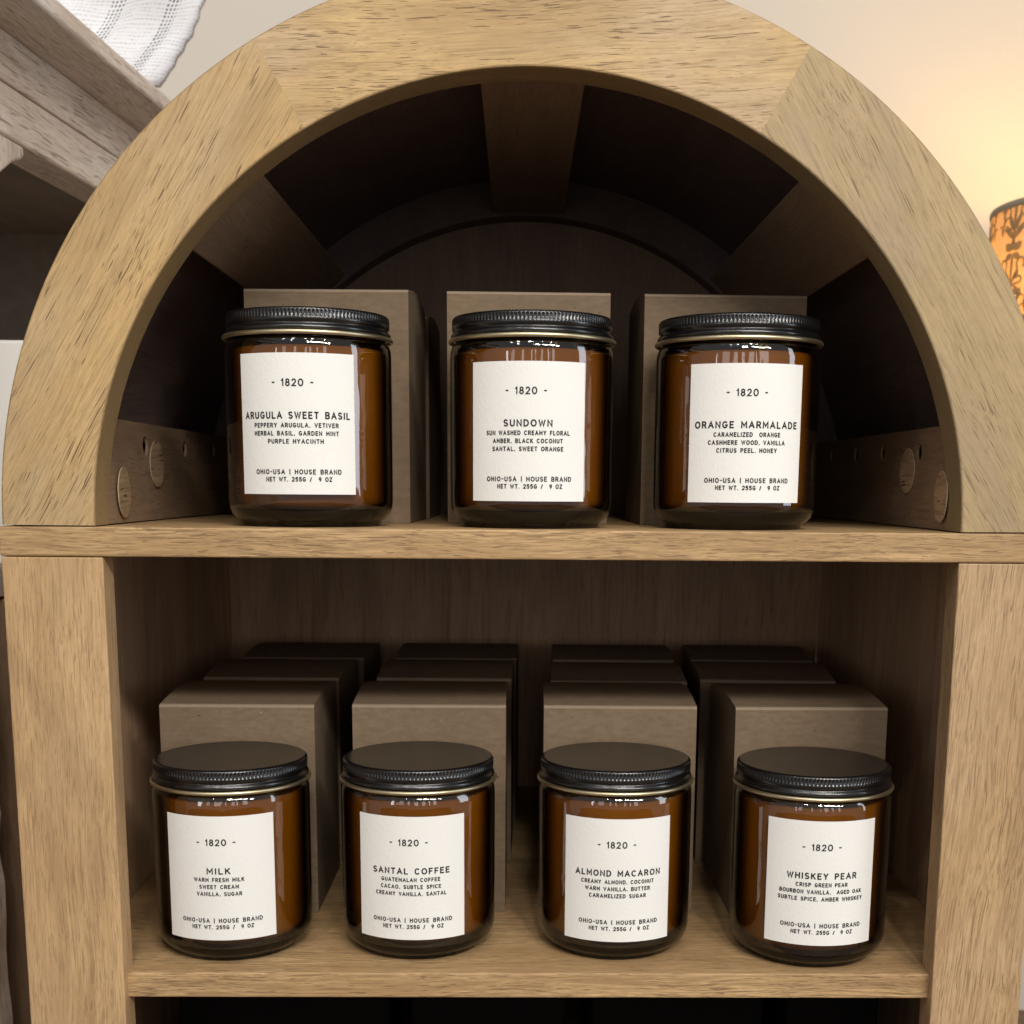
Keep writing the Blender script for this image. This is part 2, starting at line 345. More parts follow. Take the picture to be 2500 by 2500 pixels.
# ------------------------------------------------------------------ stroke lettering
def arc(cx, cy, rx, ry, a0, a1, n=10):
    return [(cx + rx * math.cos(R(a0 + (a1 - a0) * i / n)), cy + ry * math.sin(R(a0 + (a1 - a0) * i / n))) for i in range(n + 1)]
def glyphs():
    g = {}
    g['A'] = (.80, [[(0, 0), (.40, 1), (.80, 0)], [(.14, .33), (.66, .33)]])
    g['B'] = (.62, [[(0, 0), (0, 1), (.36, 1)] + arc(.36, .76, .23, .24, 90, -90)[1:] + [(0, .52)], [(.36, .52)] + arc(.38, .26, .24, .26, 90, -90) + [(0, 0)]])
    g['C'] = (.74, [arc(.38, .5, .38, .5, 48, 312, 20)])
    g['D'] = (.70, [[(0, 0), (0, 1), (.28, 1)] + arc(.28, .5, .42, .5, 90, -90, 16)[1:] + [(0, 0)]])
    g['E'] = (.55, [[(.55, 1), (0, 1), (0, 0), (.55, 0)], [(0, .52), (.48, .52)]])
    g['F'] = (.54, [[(.54, 1), (0, 1), (0, 0)], [(0, .50), (.46, .50)]])
    g['G'] = (.76, [arc(.38, .5, .38, .5, 48, 340, 20) + [(.74, .44), (.44, .44)]])
    g['H'] = (.66, [[(0, 0), (0, 1)], [(.66, 0), (.66, 1)], [(0, .52), (.66, .52)]])
    g['I'] = (.04, [[(.02, 0), (.02, 1)]])
    g['K'] = (.64, [[(0, 0), (0, 1)], [(.60, 1), (0, .42)], [(.22, .62), (.64, 0)]])
    g['L'] = (.52, [[(0, 1), (0, 0), (.52, 0)]])
    g['M'] = (.82, [[(0, 0), (0, 1), (.41, .30), (.82, 1), (.82, 0)]])
    g['N'] = (.68, [[(0, 0), (0, 1), (.68, 0), (.68, 1)]])
    g['O'] = (.82, [arc(.41, .5, .41, .5, 90, 450, 26)])
    g['P'] = (.60, [[(0, 0), (0, 1), (.33, 1)] + arc(.33, .73, .26, .27, 90, -90)[1:] + [(0, .46)]])
    g['R'] = (.64, [[(0, 0), (0, 1), (.34, 1)] + arc(.34, .74, .26, .26, 90, -90)[1:] + [(0, .48)], [(.34, .48), (.64, 0)]])
    g['S'] = (.62, [arc(.31, .745, .28, .255, 35, 270, 14) + arc(.31, .245, .30, .245, 90, -145, 14)[1:]])
    g['T'] = (.64, [[(0, 1), (.64, 1)], [(.32, 1), (.32, 0)]])
    g['U'] = (.66, [[(0, 1), (0, .33)] + arc(.33, .33, .33, .33, 180, 360, 12)[1:] + [(.66, 1)]])
    g['V'] = (.72, [[(0, 1), (.36, 0), (.72, 1)]])
    g['W'] = (1.02, [[(0, 1), (.26, 0), (.51, .92), (.76, 0), (1.02, 1)]])
    g['Y'] = (.70, [[(0, 1), (.35, .47), (.70, 1)], [(.35, .47), (.35, 0)]])
    g['Z'] = (.62, [[(0, 1), (.62, 1), (0, 0), (.62, 0)]])
    g['0'] = (.76, [arc(.38, .5, .38, .5, 90, 450, 26)])
    g['1'] = (.24, [[(0, .80), (.22, 1), (.22, 0)]])
    g['2'] = (.64, [arc(.32, .70, .30, .30, 165, -30, 12) + [(0, 0), (.64, 0)]])
    g['5'] = (.60, [[(.56, 1), (.08, 1), (.04, .56)] + arc(.29, .32, .30, .32, 125, -145, 14)])
    g['8'] = (.64, [arc(.32, .76, .25, .24, 270, 630, 20), arc(.32, .26, .31, .26, 90, 450, 22)])
    g['9'] = (.62, [arc(.31, .70, .29, .30, 0, 360, 20), [(.60, .70), (.56, .40), (.30, 0)]])
    g['-'] = (.34, [[(0, .50), (.34, .50)]])
    g['/'] = (.40, [[(0, -.05), (.40, 1)]])
    g['|'] = (.04, [[(.02, -.08), (.02, 1.08)]])
    g[','] = (.06, [[(.05, .05), (.03, -.07)]])
    g['.'] = (.06, [[(.02, 0), (.05, 0)]])
    g[' '] = (.40, [])
    return g
G = glyphs()
def ribbon(pts, w):
    """mitred outline strips of a polyline (2-D) as quads"""
    q = [Vector(p) for p in pts]
    clean = [q[0]]
    for p in q[1:]:
        if (p - clean[-1]).length > 1e-7: clean.append(p)
    closed = (clean[0] - clean[-1]).length < 1e-6 and len(clean) > 3
    if closed: clean = clean[:-1]
    n = len(clean); L = []
    for i in range(n):
        a = clean[i - 1] if (i > 0 or closed) else None
        b = clean[(i + 1) % n] if (i < n - 1 or closed) else None
        d1 = (clean[i] - a).normalized() if a is not None else None
        d2 = (b - clean[i]).normalized() if b is not None else None
        p = clean[i]
        if d1 is None: p = p - d2 * w * 0.35; nn = Vector((-d2.y, d2.x)); k = 1
        elif d2 is None: p = p + d1 * w * 0.35; nn = Vector((-d1.y, d1.x)); k = 1
        else:
            n1 = Vector((-d1.y, d1.x)); n2 = Vector((-d2.y, d2.x)); nn = n1 + n2
            if nn.length < 1e-4: nn = n1
            nn.normalize(); k = min(1 / max(nn.dot(n1), 0.35), 2.2)
        L.append((p + nn * w / 2 * k, p - nn * w / 2 * k))
    out = [(L[i][0], L[i + 1][0], L[i + 1][1], L[i][1]) for i in range(n - 1)]
    if closed: out.append((L[-1][0], L[0][0], L[0][1], L[-1][1]))
    return out
def text_quads(txt, width, cap, stroke, cx, cy):
    """quads (mm-free metres) of one line centred on (cx, cy), scaled to the given width"""
    gap = 0.52
    tot = 0; ex = 0
    for ch in txt: tot += G[ch][0] + gap
    tot -= gap
    k = width / (tot * cap)
    x = cx - width / 2; res = []
    for ch in txt:
        gw, strokes = G[ch]
        for st in strokes:
            res += ribbon([(x + px * cap * k, cy - cap / 2 + py * cap) for px, py in st], stroke)
        x += (gw + gap) * cap * k
    return res

# ------------------------------------------------------------------ setting
bm = bmesh.new(); bx(bm, -2.4, 2.4, 1.06, 1.14, -0.66, 2.4)
w_ = obj('wall', bm, M['wall']); w_['kind'] = 'structure'
bm = bmesh.new(); bx(bm, -2.4, 2.4, -3.2, 1.059, -0.70, -0.66)
f_ = obj('floor', bm, M['floor']); f_['kind'] = 'structure'

# ------------------------------------------------------------------ the bookcase
T1 = 0.0125; H2 = 0.1999; T2 = 0.0118; DEP = 0.385
case = thing('bookcase', 'light oak bookcase with a round arched top holding two rows of amber candle jars', 'bookcase', (0, DEP / 2, -0.66))
K = dict(parent=case, keep=True)
def arch_part(name, r0, r1, a0, a1, y0, y1, n, mat, bev=0.0009):
    bm = bmesh.new(); ring_sector(bm, r0, r1, a0, a1, y0, y1, n, bev)
    o = obj(name, bm, mat, **K)
    return o
Z0 = math.asin(0.0006 / RO)
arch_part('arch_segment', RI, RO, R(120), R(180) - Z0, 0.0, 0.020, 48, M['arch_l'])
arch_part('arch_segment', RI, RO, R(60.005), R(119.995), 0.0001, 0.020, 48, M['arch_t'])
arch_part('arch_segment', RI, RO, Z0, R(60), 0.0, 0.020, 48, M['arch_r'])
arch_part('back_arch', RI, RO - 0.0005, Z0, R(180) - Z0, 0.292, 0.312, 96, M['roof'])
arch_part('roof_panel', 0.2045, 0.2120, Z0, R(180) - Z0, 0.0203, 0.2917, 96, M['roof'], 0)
# back panel of the arched top
bm = bmesh.new()
vs = [bm.verts.new((0.2105 * math.cos(a), y, 0.0006 + 0.2105 * math.sin(a))) for y in (0.3123, 0.3183) for a in [math.pi * i / 64 for i in range(65)]]
bm.faces.new(vs[:65]); bm.faces.new(vs[65:][::-1])
for i in range(65):
    j = (i + 1) % 65; bm.faces.new((vs[i], vs[j], vs[65 + j], vs[65 + i]))
bmesh.ops.recalc_face_normals(bm, faces=bm.faces)
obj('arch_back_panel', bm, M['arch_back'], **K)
# cross bars that tie the two arches together
def cross_bar(ang):
    bm = bmesh.new(); bx(bm, -0.022, 0.022, 0.0202, 0.2918, 0.1846, 0.2030)
    bmesh.ops.rotate(bm, verts=bm.verts, cent=(0, 0, 0), matrix=Matrix.Rotation(R(90 - ang), 3, 'Y'))
    o = obj('cross_bar', bm, M['bar'], **K); bevel(o, 0.0008); return o
for ang in (45.5, 90, 134.5): cross_bar(ang)
# the two low side rails carry a row of screws in drilled holes and round veneer covers
def side_rail(sgn, holes, covers):
    bm = bmesh.new(); x0, x1 = sorted((sgn * 0.1836, sgn * 0.2005)); bx(bm, x0, x1, 0.0202, 0.2918, 0.0006, 0.0462)
    rail = obj('side_rail', bm, M['bar'], **K)
    cuts = []
    for y, z, r in holes:
        cb = bmesh.new(); bmesh.ops.create_cone(cb, cap_ends=True, segments=28, radius1=r, radius2=r, depth=0.016,
                                               matrix=Matrix.Translation((sgn * 0.1836, y, z)) @ Matrix.Rotation(R(90), 4, 'Y'))
        me = bpy.data.meshes.new('cut'); cb.to_mesh(me); cb.free()
        co = bpy.data.objects.new('cut', me); COL.objects.link(co); cuts.append(co)
        md = rail.modifiers.new('b', 'BOOLEAN'); md.operation = 'DIFFERENCE'; md.object = co; md.solver = 'EXACT'
    bpy.context.view_layer.update()
    dg = bpy.context.evaluated_depsgraph_get()
    new = bpy.data.meshes.new_from_object(rail.evaluated_get(dg))
    rail.modifiers.clear(); rail.data = new
    for co in cuts: bpy.data.objects.remove(co, do_unlink=True)
    for y, z, r in holes:
        sb = bmesh.new(); lathe(sb, [(0, 0.0), (r * 0.30, 0.0), (r * 0.36, 0.0012), (r * 0.78, 0.0010), (r * 0.97, -0.0008), (r * 0.97, -0.003)], 24)
        bmesh.ops.rotate(sb, verts=sb.verts, cent=(0, 0, 0), matrix=Matrix.Rotation(R(-90) * sgn, 3, 'Y'))
        bmesh.ops.translate(sb, verts=sb.verts, vec=(sgn * 0.1856, y, z))
        so = obj('screw', sb, M['steel'], rail, smooth=True)
    for y, z, r, tilt in covers:
        cb = bmesh.new(); lathe(cb, [(0, 0.0), (r, 0.0), (r, 0.0003), (r - 0.0003, 0.0004), (0, 0.0004)], 48)
        bmesh.ops.rotate(cb, verts=cb.verts, cent=(0, 0, 0), matrix=Matrix.Rotation(R(-90) * sgn, 3, 'Y'))
        bmesh.ops.rotate(cb, verts=cb.verts, cent=(0, 0, 0), matrix=Matrix.Rotation(R(tilt), 3, 'Z'))
        off = 0.00015 + abs(math.sin(R(tilt))) * r
        bmesh.ops.translate(cb, verts=cb.verts, vec=(sgn * (0.1836 - off), y, z))
        for f in cb.faces:
            c = f.calc_center_median()
            d = math.hypot(c.y - y, c.z - z)
            if d > r * 0.99: f.material_index = 1
        obj('hole_cover', cb, [M['plug'], M['rim']], rail)
    return rail
side_rail(-1, [(0.0818, 0.0357, 0.0047), (0.156, 0.0363, 0.0042), (0.2212, 0.0375, 0.0042), (0.2654, 0.0384, 0.0042)],
          [(0.0417, 0.0141, 0.0113, 3), (0.0985, 0.0275, 0.0113, -1.5)])
side_rail(1, [(0.0671, 0.0353, 0.0045), (0.1296, 0.0368, 0.0042), (0.184, 0.037, 0.0042), (0.2407, 0.0381, 0.0042)],
          [(0.0823, 0.027, 0.0108, 1.5), (0.0275, 0.0150, 0.0115, -4)])
# shelves, posts, panels
boxo('shelf', (-0.2240, 0.2240, 0.0, DEP, -T1, 0.0), M['board'], case)
boxo('shelf', (-0.2115, 0.2115, 0.0062, DEP - 0.006, -H2 - T2, -H2), M['board'], case)
boxo('shelf', (-0.2115, 0.2115, 0.0062, DEP - 0.006, -0.312, -0.300), M['board'], case)
boxo('shelf', (-0.2115, 0.2115, 0.0062, DEP - 0.006, -0.640, -0.628), M['board'], case)
boxo('post', (-0.2236, -0.1808, 0.0004, 0.0148, -0.66, -T1 - 0.0003), M['post'], case, bev=0.0006)
boxo('post', (0.1834, 0.2240, 0.0004, 0.0158, -0.66, -T1 - 0.0003), M['post_r'], case, bev=0.0006)
for s in (-1, 1):
    x0, x1 = sorted((s * 0.2119, s * 0.2232))
    boxo('side_panel', (x0, x1, 0.0162, DEP, -0.66, -T1 - 0.0005), M['inner'], case)
boxo('back_panel', (-0.2112, 0.0182, DEP - 0.0055, DEP, -0.66, -T1 - 0.0005), M['inner'], case, bev=0)
boxo('back_panel', (0.0182, 0.2112, DEP - 0.0052, DEP, -0.66, -T1 - 0.0005), M['inner'], case, bev=0)
boxo('rear_rim', (-0.2230, 0.2230, 0.3190, DEP, 0.0003, 0.0100), M['inner'], case)

# ------------------------------------------------------------------ candle jars
RL = 0.0367
def glass_bm():
    bm = bmesh.new()
    prof = [(0, 0.0012), (0.0270, 0.0012), (0.0288, 0.0004), (0.0298, 0.0), (0.0308, 0.0005), (0.0311, 0.0018), (0.0318, 0.0024),
            (0.0335, 0.0034), (0.0351, 0.0052), (0.0362, 0.0078), (0.0366, 0.0108), (0.0366, 0.0735), (0.0364, 0.0765), (0.0357, 0.0787), (0.0345, 0.0800),
            (0.0338, 0.0812), (0.0328, 0.0812), (0.0328, 0.0795), (0.0339, 0.0765), (0.0340, 0.0740), (0.0340, 0.0120), (0.0334, 0.0095), (0.0318, 0.0077), (0.0295, 0.0072), (0, 0.0070)]
    lathe(bm, prof, 112)
    for f in bm.faces:
        if f.calc_center_median().z < 0.0079: f.material_index = 1
    return bm
def wax_bm():
    bm = bmesh.new()
    lathe(bm, [(0, 0.0078), (0.0290, 0.0080), (0.0314, 0.0087), (0.0328, 0.0102), (0.0334, 0.0126), (0.0335, 0.0150), (0.0335, 0.0752), (0.0330, 0.0760), (0.031, 0.0757), (0, 0.0755)], 96)
    return bm
def lid_bm():
    n = 660; bm = bmesh.new()
    prof = [(0.0352, 0.0816, 0), (0.0357, 0.0819, 0), (0.0362, 0.0826, 0), (0.0363, 0.0832, 0), (0.0360, 0.0839, 0), (0.0353, 0.0845, 0), (0.0351, 0.0849, 0), (0.0353, 0.0853, 0),
            (0.0357, 0.0857, 0), (0.0358, 0.0866, 0), (0.0358, 0.0872, 0), (0.0358, 0.0874, 1), (0.0358, 0.0899, 1), (0.0357, 0.0901, 0), (0.0355, 0.0906, 0), (0.0350, 0.09105, 0), (0.0343, 0.0912, 0), (0.0335, 0.0911, 0)]
    rings = []
    for r, z, kn in prof:
        row = []
        for i in range(n):
            a = 2 * math.pi * i / n
            rr = r
            if kn: rr = r - (0.00042 if (i % 5) in (3,) else (0.00022 if (i % 5) in (2, 4) else 0))
            row.append(bm.verts.new((rr * math.cos(a), rr * math.sin(a), z)))
        rings.append(row)
    for a, b in zip(rings, rings[1:]):
        for i in range(n):
            j = (i + 1) % n; bm.faces.new((a[i], a[j], b[j], b[i]))
    c = bm.verts.new((0, 0, 0.0911)); last = rings[-1]
    for i in range(n): bm.faces.new((last[i], last[(i + 1) % n], c))
    # underside
    c2 = bm.verts.new((0, 0, 0.0816)); first = rings[0]
    for i in range(n): bm.faces.new((first[(i + 1) % n], first[i], c2))
    bmesh.ops.recalc_face_normals(bm, faces=bm.faces)
    return bm
def rim_bm():
    bm = bmesh.new()
    lathe(bm, [(0.0365 + 0.00098 * math.cos(t), 0.0809 + 0.0010 * math.sin(t)) for t in [2 * math.pi * i / 12 for i in range(12)]], 128, closed=True)
    return bm
def on_cyl(p, r): return Vector((r * math.sin(p[0] / r), -r * math.cos(p[0] / r), p[1]))
LW, LH = 0.0522, 0.0583
def label_bm():
    bm = bmesh.new(); n = 40; fr = []; bk = []
    for i in range(n + 1):
        x = -LW / 2 + LW * i / n
        fr.append([bm.verts.new(on_cyl((x, z), RL + 0.0001)) for z in (0, -LH)])
        bk.append([bm.verts.new(on_cyl((x, z), RL - 0.00005)) for z in (0, -LH)])
    for i in range(n):
        bm.faces.new((fr[i][1], fr[i + 1][1], fr[i + 1][0], fr[i][0])); bm.faces.new((bk[i][0], bk[i + 1][0], bk[i + 1][1], bk[i][1]))
        for e in (0, 1): bm.faces.new((fr[i][e], fr[i + 1][e], bk[i + 1][e], bk[i][e]))
    for i in (0, n): bm.faces.new((fr[i][0], fr[i][1], bk[i][1], bk[i][0]))
    bmesh.ops.recalc_face_normals(bm, faces=bm.faces)
    return bm
mm = 0.001
def lettering_bm(lines):
    bm = bmesh.new()
    for txt, wid, cap, st, x, y in lines:
        for q in text_quads(txt, wid * mm, cap * mm, st * mm, x * mm, -y * mm):
            bm.faces.new([bm.verts.new(on_cyl(p, RL + 0.00022)) for p in q])
    for f in bm.faces:
        c = f.calc_center_median(); 
        if f.normal.length < 1e-9: f.normal_update()
        if f.normal.dot(Vector((c.x, c.y, 0))) < 0: f.normal_flip()
    return bm
glass_me = wax_me = lid_me = rim_me = label_me = None
def build_jar(lab, loc, twist, ztop, title, twid, desc, name='candle_jar'):
    t = thing(name, lab, 'candle', loc, 0.0, 'amber candle jars on the bookcase')
    global PROTO
    if PROTO is None:
        PROTO = dict(glass=obj('glass', glass_bm(), [M['glass'], M['glass_base']], t, True), wax=obj('wax', wax_bm(), M['wax'], t, True),
                     lid=obj('lid', lid_bm(), M['lid'], t, True))
        PROTO['rim'] = obj('rim', rim_bm(), M['brass'], PROTO['lid'], True)
        PROTO['label'] = obj('label', label_bm(), M['paper'], t, True)
        md = PROTO['label'].modifiers.new('es', 'EDGE_SPLIT'); md.split_angle = R(40)
        lab_o = PROTO['label']
    else:
        for k in ('glass', 'wax', 'lid'):
            c = PROTO[k].copy(); COL.objects.link(c); c.parent = t
            c.rotation_euler = (0, 0, random.uniform(0, 6.28))
            if k == 'lid':
                r_ = PROTO['rim'].copy(); COL.objects.link(r_); r_.parent = c
        lab_o = PROTO['label'].copy(); COL.objects.link(lab_o); lab_o.parent = t
    lab_o.location = (0, 0, ztop); lab_o.rotation_euler = (0, 0, twist)
    lines = [('- 1820 -', 17.2, 2.65, 0.56, -0.7, 12.1), (title, twid, 2.45, 0.60, 0.1, 25.5)]
    for i, (tx, w) in enumerate(desc): lines.append((tx, w, 1.56, 0.42, 0.0, 29.6 + 3.33 * i))
    lines += [('OHIO-USA | HOUSE BRAND', 37.4, 1.70, 0.43, 0.6, 48.9), ('NET WT. 255G /  9 OZ', 28.2, 1.56, 0.42, 1.0, 52.0)]
    obj('lettering', lettering_bm(lines), M['ink'], lab_o)
    return t
PROTO = None
JARS = [
 ('amber glass candle jar labelled ARUGULA SWEET BASIL, left on the upper shelf', (-0.0986, 0.0422, 0.0001), -0.0193, 0.0723, 'ARUGULA SWEET BASIL', 47.0,
  [('PEPPERY ARUGULA, VETIVER', 36.8), ('HERBAL BASIL, GARDEN MINT', 36.9), ('PURPLE HYACINTH', 23.6)]),
 ('amber glass candle jar labelled SUNDOWN, centre of the upper shelf', (0.0007, 0.0451, 0.0001), -0.0571, 0.0701, 'SUNDOWN', 20.6,
  [('SUN WASHED CREAMY FLORAL', 36.8), ('AMBER, BLACK COCONUT', 30.4), ('SANTAL, SWEET ORANGE', 30.9)]),
 ('amber glass candle jar labelled ORANGE MARMALADE, right on the upper shelf', (0.0932, 0.0465, 0.0001), -0.0174, 0.0702, 'ORANGE MARMALADE', 46.3,
  [('CARAMELIZED  ORANGE', 29.0), ('CASHMERE WOOD, VANILLA', 33.8), ('CITRUS PEEL, HONEY', 26.2)]),
 ('amber glass candle jar labelled MILK, leftmost on the lower shelf', (-0.1411, 0.0511, -H2 + .0001), 0.0211, 0.0706, 'MILK', 10.2,
  [('WARM FRESH MILK', 22.7), ('SWEET CREAM', 17.7), ('VANILLA, SUGAR', 20.4)]),
 ('amber glass candle jar labelled SANTAL COFFEE, on the lower shelf beside the milk candle', (-0.0523, 0.0533, -H2 + .0001), -0.0359, 0.0702, 'SANTAL COFFEE', 36.0,
  [('GUATEMALAN COFFEE', 27.3), ('CACAO, SUBTLE SPICE', 28.0), ('CREAMY VANILLA, SANTAL', 33.2)]),
 ('amber glass candle jar labelled ALMOND MACARON, on the lower shelf', (0.0420, 0.0534, -H2 + .0001), -0.0186, 0.0694, 'ALMOND MACARON', 40.3,
  [('CREAMY ALMOND, COCONUT', 34.2), ('WARM VANILLA, BUTTER', 30.3), ('CARAMELIZED SUGAR', 26.4)]),
 ('amber glass candle jar labelled WHISKEY PEAR, rightmost on the lower shelf', (0.1350, 0.0440, -H2 + .0001), -0.0547, 0.0712, 'WHISKEY PEAR', 31.8,
  [('CRISP GREEN PEAR', 23.4), ('BOURBON VANILLA,  AGED OAK', 38.2), ('SUBTLE SPICE, AMBER WHISKEY', 39.5)]),
]
for a in JARS: build_jar(a[0], a[1], a[2], a[3], a[4], a[5], a[6])

# ------------------------------------------------------------------ kraft boxes
BW, BD, BH = 0.0775, 0.0795, 0.1083
def top_z(t):                                        # side profile of the tucked lid: rises from the front edge, then levels
    return BH + (0.0034 * math.sin(min(t / 0.55, 1.0) * math.pi / 2) if t < 0.55 else 0.0034 - 0.0030 * ((t - 0.55) / 0.45) ** 1.6)
def body_bm():
    bm = bmesh.new(); n = 14; L = []; 
    for s in (-1, 1):
        x = s * BW / 2
        top = [bm.verts.new((x, BD * i / n, top_z(i / n) - 0.0010)) for i in range(n + 1)]
        lo = [bm.verts.new((x, BD * i / n, 0.0)) for i in range(n + 1)]
        for i in range(n): bm.faces.new((lo[i], lo[i + 1], top[i + 1], top[i]))
        L.append((lo, top))
    (l0, t0), (l1, t1) = L
    bm.faces.new((l0[0], l1[0], t1[0], t0[0])); bm.faces.new((l0[-1], t0[-1], t1[-1], l1[-1]))
    for i in range(n):
        bm.faces.new((t0[i], t1[i], t1[i + 1], t0[i + 1])); bm.faces.new((l0[i], l0[i + 1], l1[i + 1], l1[i]))
    bmesh.ops.recalc_face_normals(bm, faces=bm.faces)
    return bm
def flap_bm():
    bm = bmesh.new(); pts = [(0.0, BH - 0.00098), (0.0002, BH - 0.0004), (0.0008, BH + 0.0001), (0.0018, BH + 0.0004)]
    pts += [(BD * i / 16, top_z(i / 16) + 0.0001) for i in range(1, 17)]
    rows = []
    for y, z in pts:
        rows.append([bm.verts.new((x, y - dz * 0.7, z + dz * (0.3 if y < 0.0005 else 1))) for dz in (0, -0.0009) for x in (-BW / 2, -BW / 4, BW / 4, BW / 2)])
    for a, b in zip(rows, rows[1:]):
        for k in range(3):
            bm.faces.new((a[k], a[k + 1], b[k + 1], b[k])); bm.faces.new((a[4 + k], b[4 + k], b[5 + k], a[5 + k]))
        bm.faces.new((a[0], b[0], b[4], a[4])); bm.faces.new((a[3], a[7], b[7], b[3]))
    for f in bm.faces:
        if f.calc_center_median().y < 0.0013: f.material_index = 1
    for a in (rows[0], rows[-1]): bm.faces.new((a[0], a[1], a[2], a[3], a[7], a[6], a[5], a[4]))
    bmesh.ops.recalc_face_normals(bm, faces=bm.faces)
    return bm
BP = None
def kraft_box(lab, xc, y, z, rz, group):
    global BP
    t = thing('kraft_box', lab, 'box', (xc, y, z), R(rz), group)
    if BP is None:
        b = obj('body', body_bm(), M['kraft'], t)
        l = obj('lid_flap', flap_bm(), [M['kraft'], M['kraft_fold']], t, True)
        l.modifiers.new('es', 'EDGE_SPLIT').split_angle = R(50)
        BP = (b, l)
    else:
        for o in BP:
            c = o.copy(); COL.objects.link(c); c.parent = t
    return t
gl_, gu_ = 'kraft boxes behind the lower candles', 'kraft boxes behind the upper candles'
z2 = -H2 + 0.0002
for a in (
 ('brown kraft box directly behind the milk candle, front of its row of three', -0.1462, 0.0905, z2, 0, gl_),
 ('brown kraft box in the middle of the row behind the milk candle', -0.1465, 0.1840, z2, -1.0, gl_),
 ('dark rearmost brown kraft box of the row behind the milk candle', -0.1425, 0.2715, z2, -1.5, gl_),
 ('brown kraft box directly behind the santal coffee candle, front of its row', -0.0498, 0.0925, z2, 0, gl_),
 ('brown kraft box in the middle of the row behind the santal coffee candle', -0.0475, 0.1850, z2, -0.8, gl_),
 ('dark rearmost brown kraft box of the row behind the santal coffee candle', -0.0450, 0.2720, z2, -1.0, gl_),
 ('brown kraft box directly behind the almond macaron candle, front of its row', 0.0470, 0.0922, z2, -0.6, gl_),
 ('brown kraft box in the middle of the row behind the almond macaron candle', 0.0525, 0.1760, z2, -1.2, gl_),
 ('dark rearmost brown kraft box of the row behind the almond macaron candle', 0.0560, 0.2690, z2, -1.0, gl_),
 ('brown kraft box directly behind the whiskey pear candle, front of its row', 0.1440, 0.0910, z2, 1.0, gl_),
 ('brown kraft box set back left behind the front whiskey pear box', 0.1390, 0.1830, z2, -3.0, gl_),
 ('dark rearmost brown kraft box of the row behind the whiskey pear candle', 0.1450, 0.2700, z2, -3.0, gl_),
 ('brown kraft box behind the arugula sweet basil candle, its right side showing', -0.0962, 0.0825, 0.0002, -1.5, gu_),
 ('brown kraft box set far back between the arugula and sundown boxes', -0.0935, 0.1800, 0.0002, -1.0, gu_),
 ('brown kraft box behind the sundown candle on the upper shelf', -0.0007, 0.0850, 0.0002, 0.8, gu_),
 ('brown kraft box behind the orange marmalade candle, its left side showing', 0.0932, 0.0870, 0.0002, 0.6, gu_)):
    kraft_box(*a)

bb = None
for lab, xa, xb in (('black box added at the left to darken the bottom compartment', -0.172, -0.068), ('black box added left of centre to darken the bottom compartment', -0.057, 0.019),
                    ('black box added right of centre to darken the bottom compartment', 0.033, 0.118), ('black box added at the right to darken the bottom compartment', 0.130, 0.176)):
    bm = bmesh.new(); bx(bm, xa, xb, 0.055, 0.135, -0.2998, -0.2250)  # added near-black boxes, stand in for the shade of the bottom compartment
    tag(bevel(obj('dark_filler_box', bm, M['shade_black']), 0.002), lab, 'box', 'black boxes added to darken the bottom compartment')

# ------------------------------------------------------------------ whitewashed console table to the left, cloth, white box
PH = R(3.9)
con = thing('console_table', 'whitewashed wooden console table with a thick overhanging top left of the arch', 'console table', (-0.31, 0.40, -0.66), -PH)
def cl(name, dims, mat, bev=0.0015):
    bm = bmesh.new(); bx(bm, *dims); o = obj(name, bm, mat, con); bevel(o, bev, 3); return o
zf = 0.66
cl('table_top', (-0.60, 0.0232, -0.72, 0.61, zf + 0.3000, zf + 0.3135), M['white_wood'], 0.003)
cl('apron', (-0.047, -0.0176, -0.70, 0.59, zf + 0.2685, zf + 0.2998), M['white_wood'], 0.0015)
cl('apron', (-0.047, -0.0160, -0.70, 0.59, zf + 0.2342, zf + 0.2668), M['white_wood'], 0.0025)
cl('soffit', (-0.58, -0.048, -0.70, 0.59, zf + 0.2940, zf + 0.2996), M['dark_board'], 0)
cl('back_panel', (-0.58, -0.049, 0.575, 0.590, 0.0, zf + 0.2938), M['dark_board'], 0)  # added board, its dark colour stands in for the shaded wall under the table
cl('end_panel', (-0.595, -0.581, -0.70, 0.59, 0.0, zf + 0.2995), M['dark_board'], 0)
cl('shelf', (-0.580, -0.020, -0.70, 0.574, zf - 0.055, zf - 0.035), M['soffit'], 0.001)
bm = bmesh.new()                                     # scalloped corner bracket under the apron
prof = [(-0.20, 0.2338), (-0.0500, 0.2338), (-0.0500, 0.2272), (-0.0560, 0.2243), (-0.0625, 0.2225), (-0.070, 0.2190), (-0.0785, 0.2140), (-0.0875, 0.2090), (-0.105, 0.195), (-0.125, 0.172), (-0.145, 0.14), (-0.20, 0.13)]
va = [bm.verts.new((-0.0165, y, zf + z)) for y, z in prof]; vb = [bm.verts.new((-0.043, y, zf + z)) for y, z in prof]
bm.faces.new(va); bm.faces.new(vb[::-1])
for i in range(len(prof)):
    j = (i + 1) % len(prof); bm.faces.new((va[i], va[j], vb[j], vb[i]))
bmesh.ops.recalc_face_normals(bm, faces=bm.faces)
bevel(obj('bracket', bm, M['white_wood_v'], con), 0.002, 2)
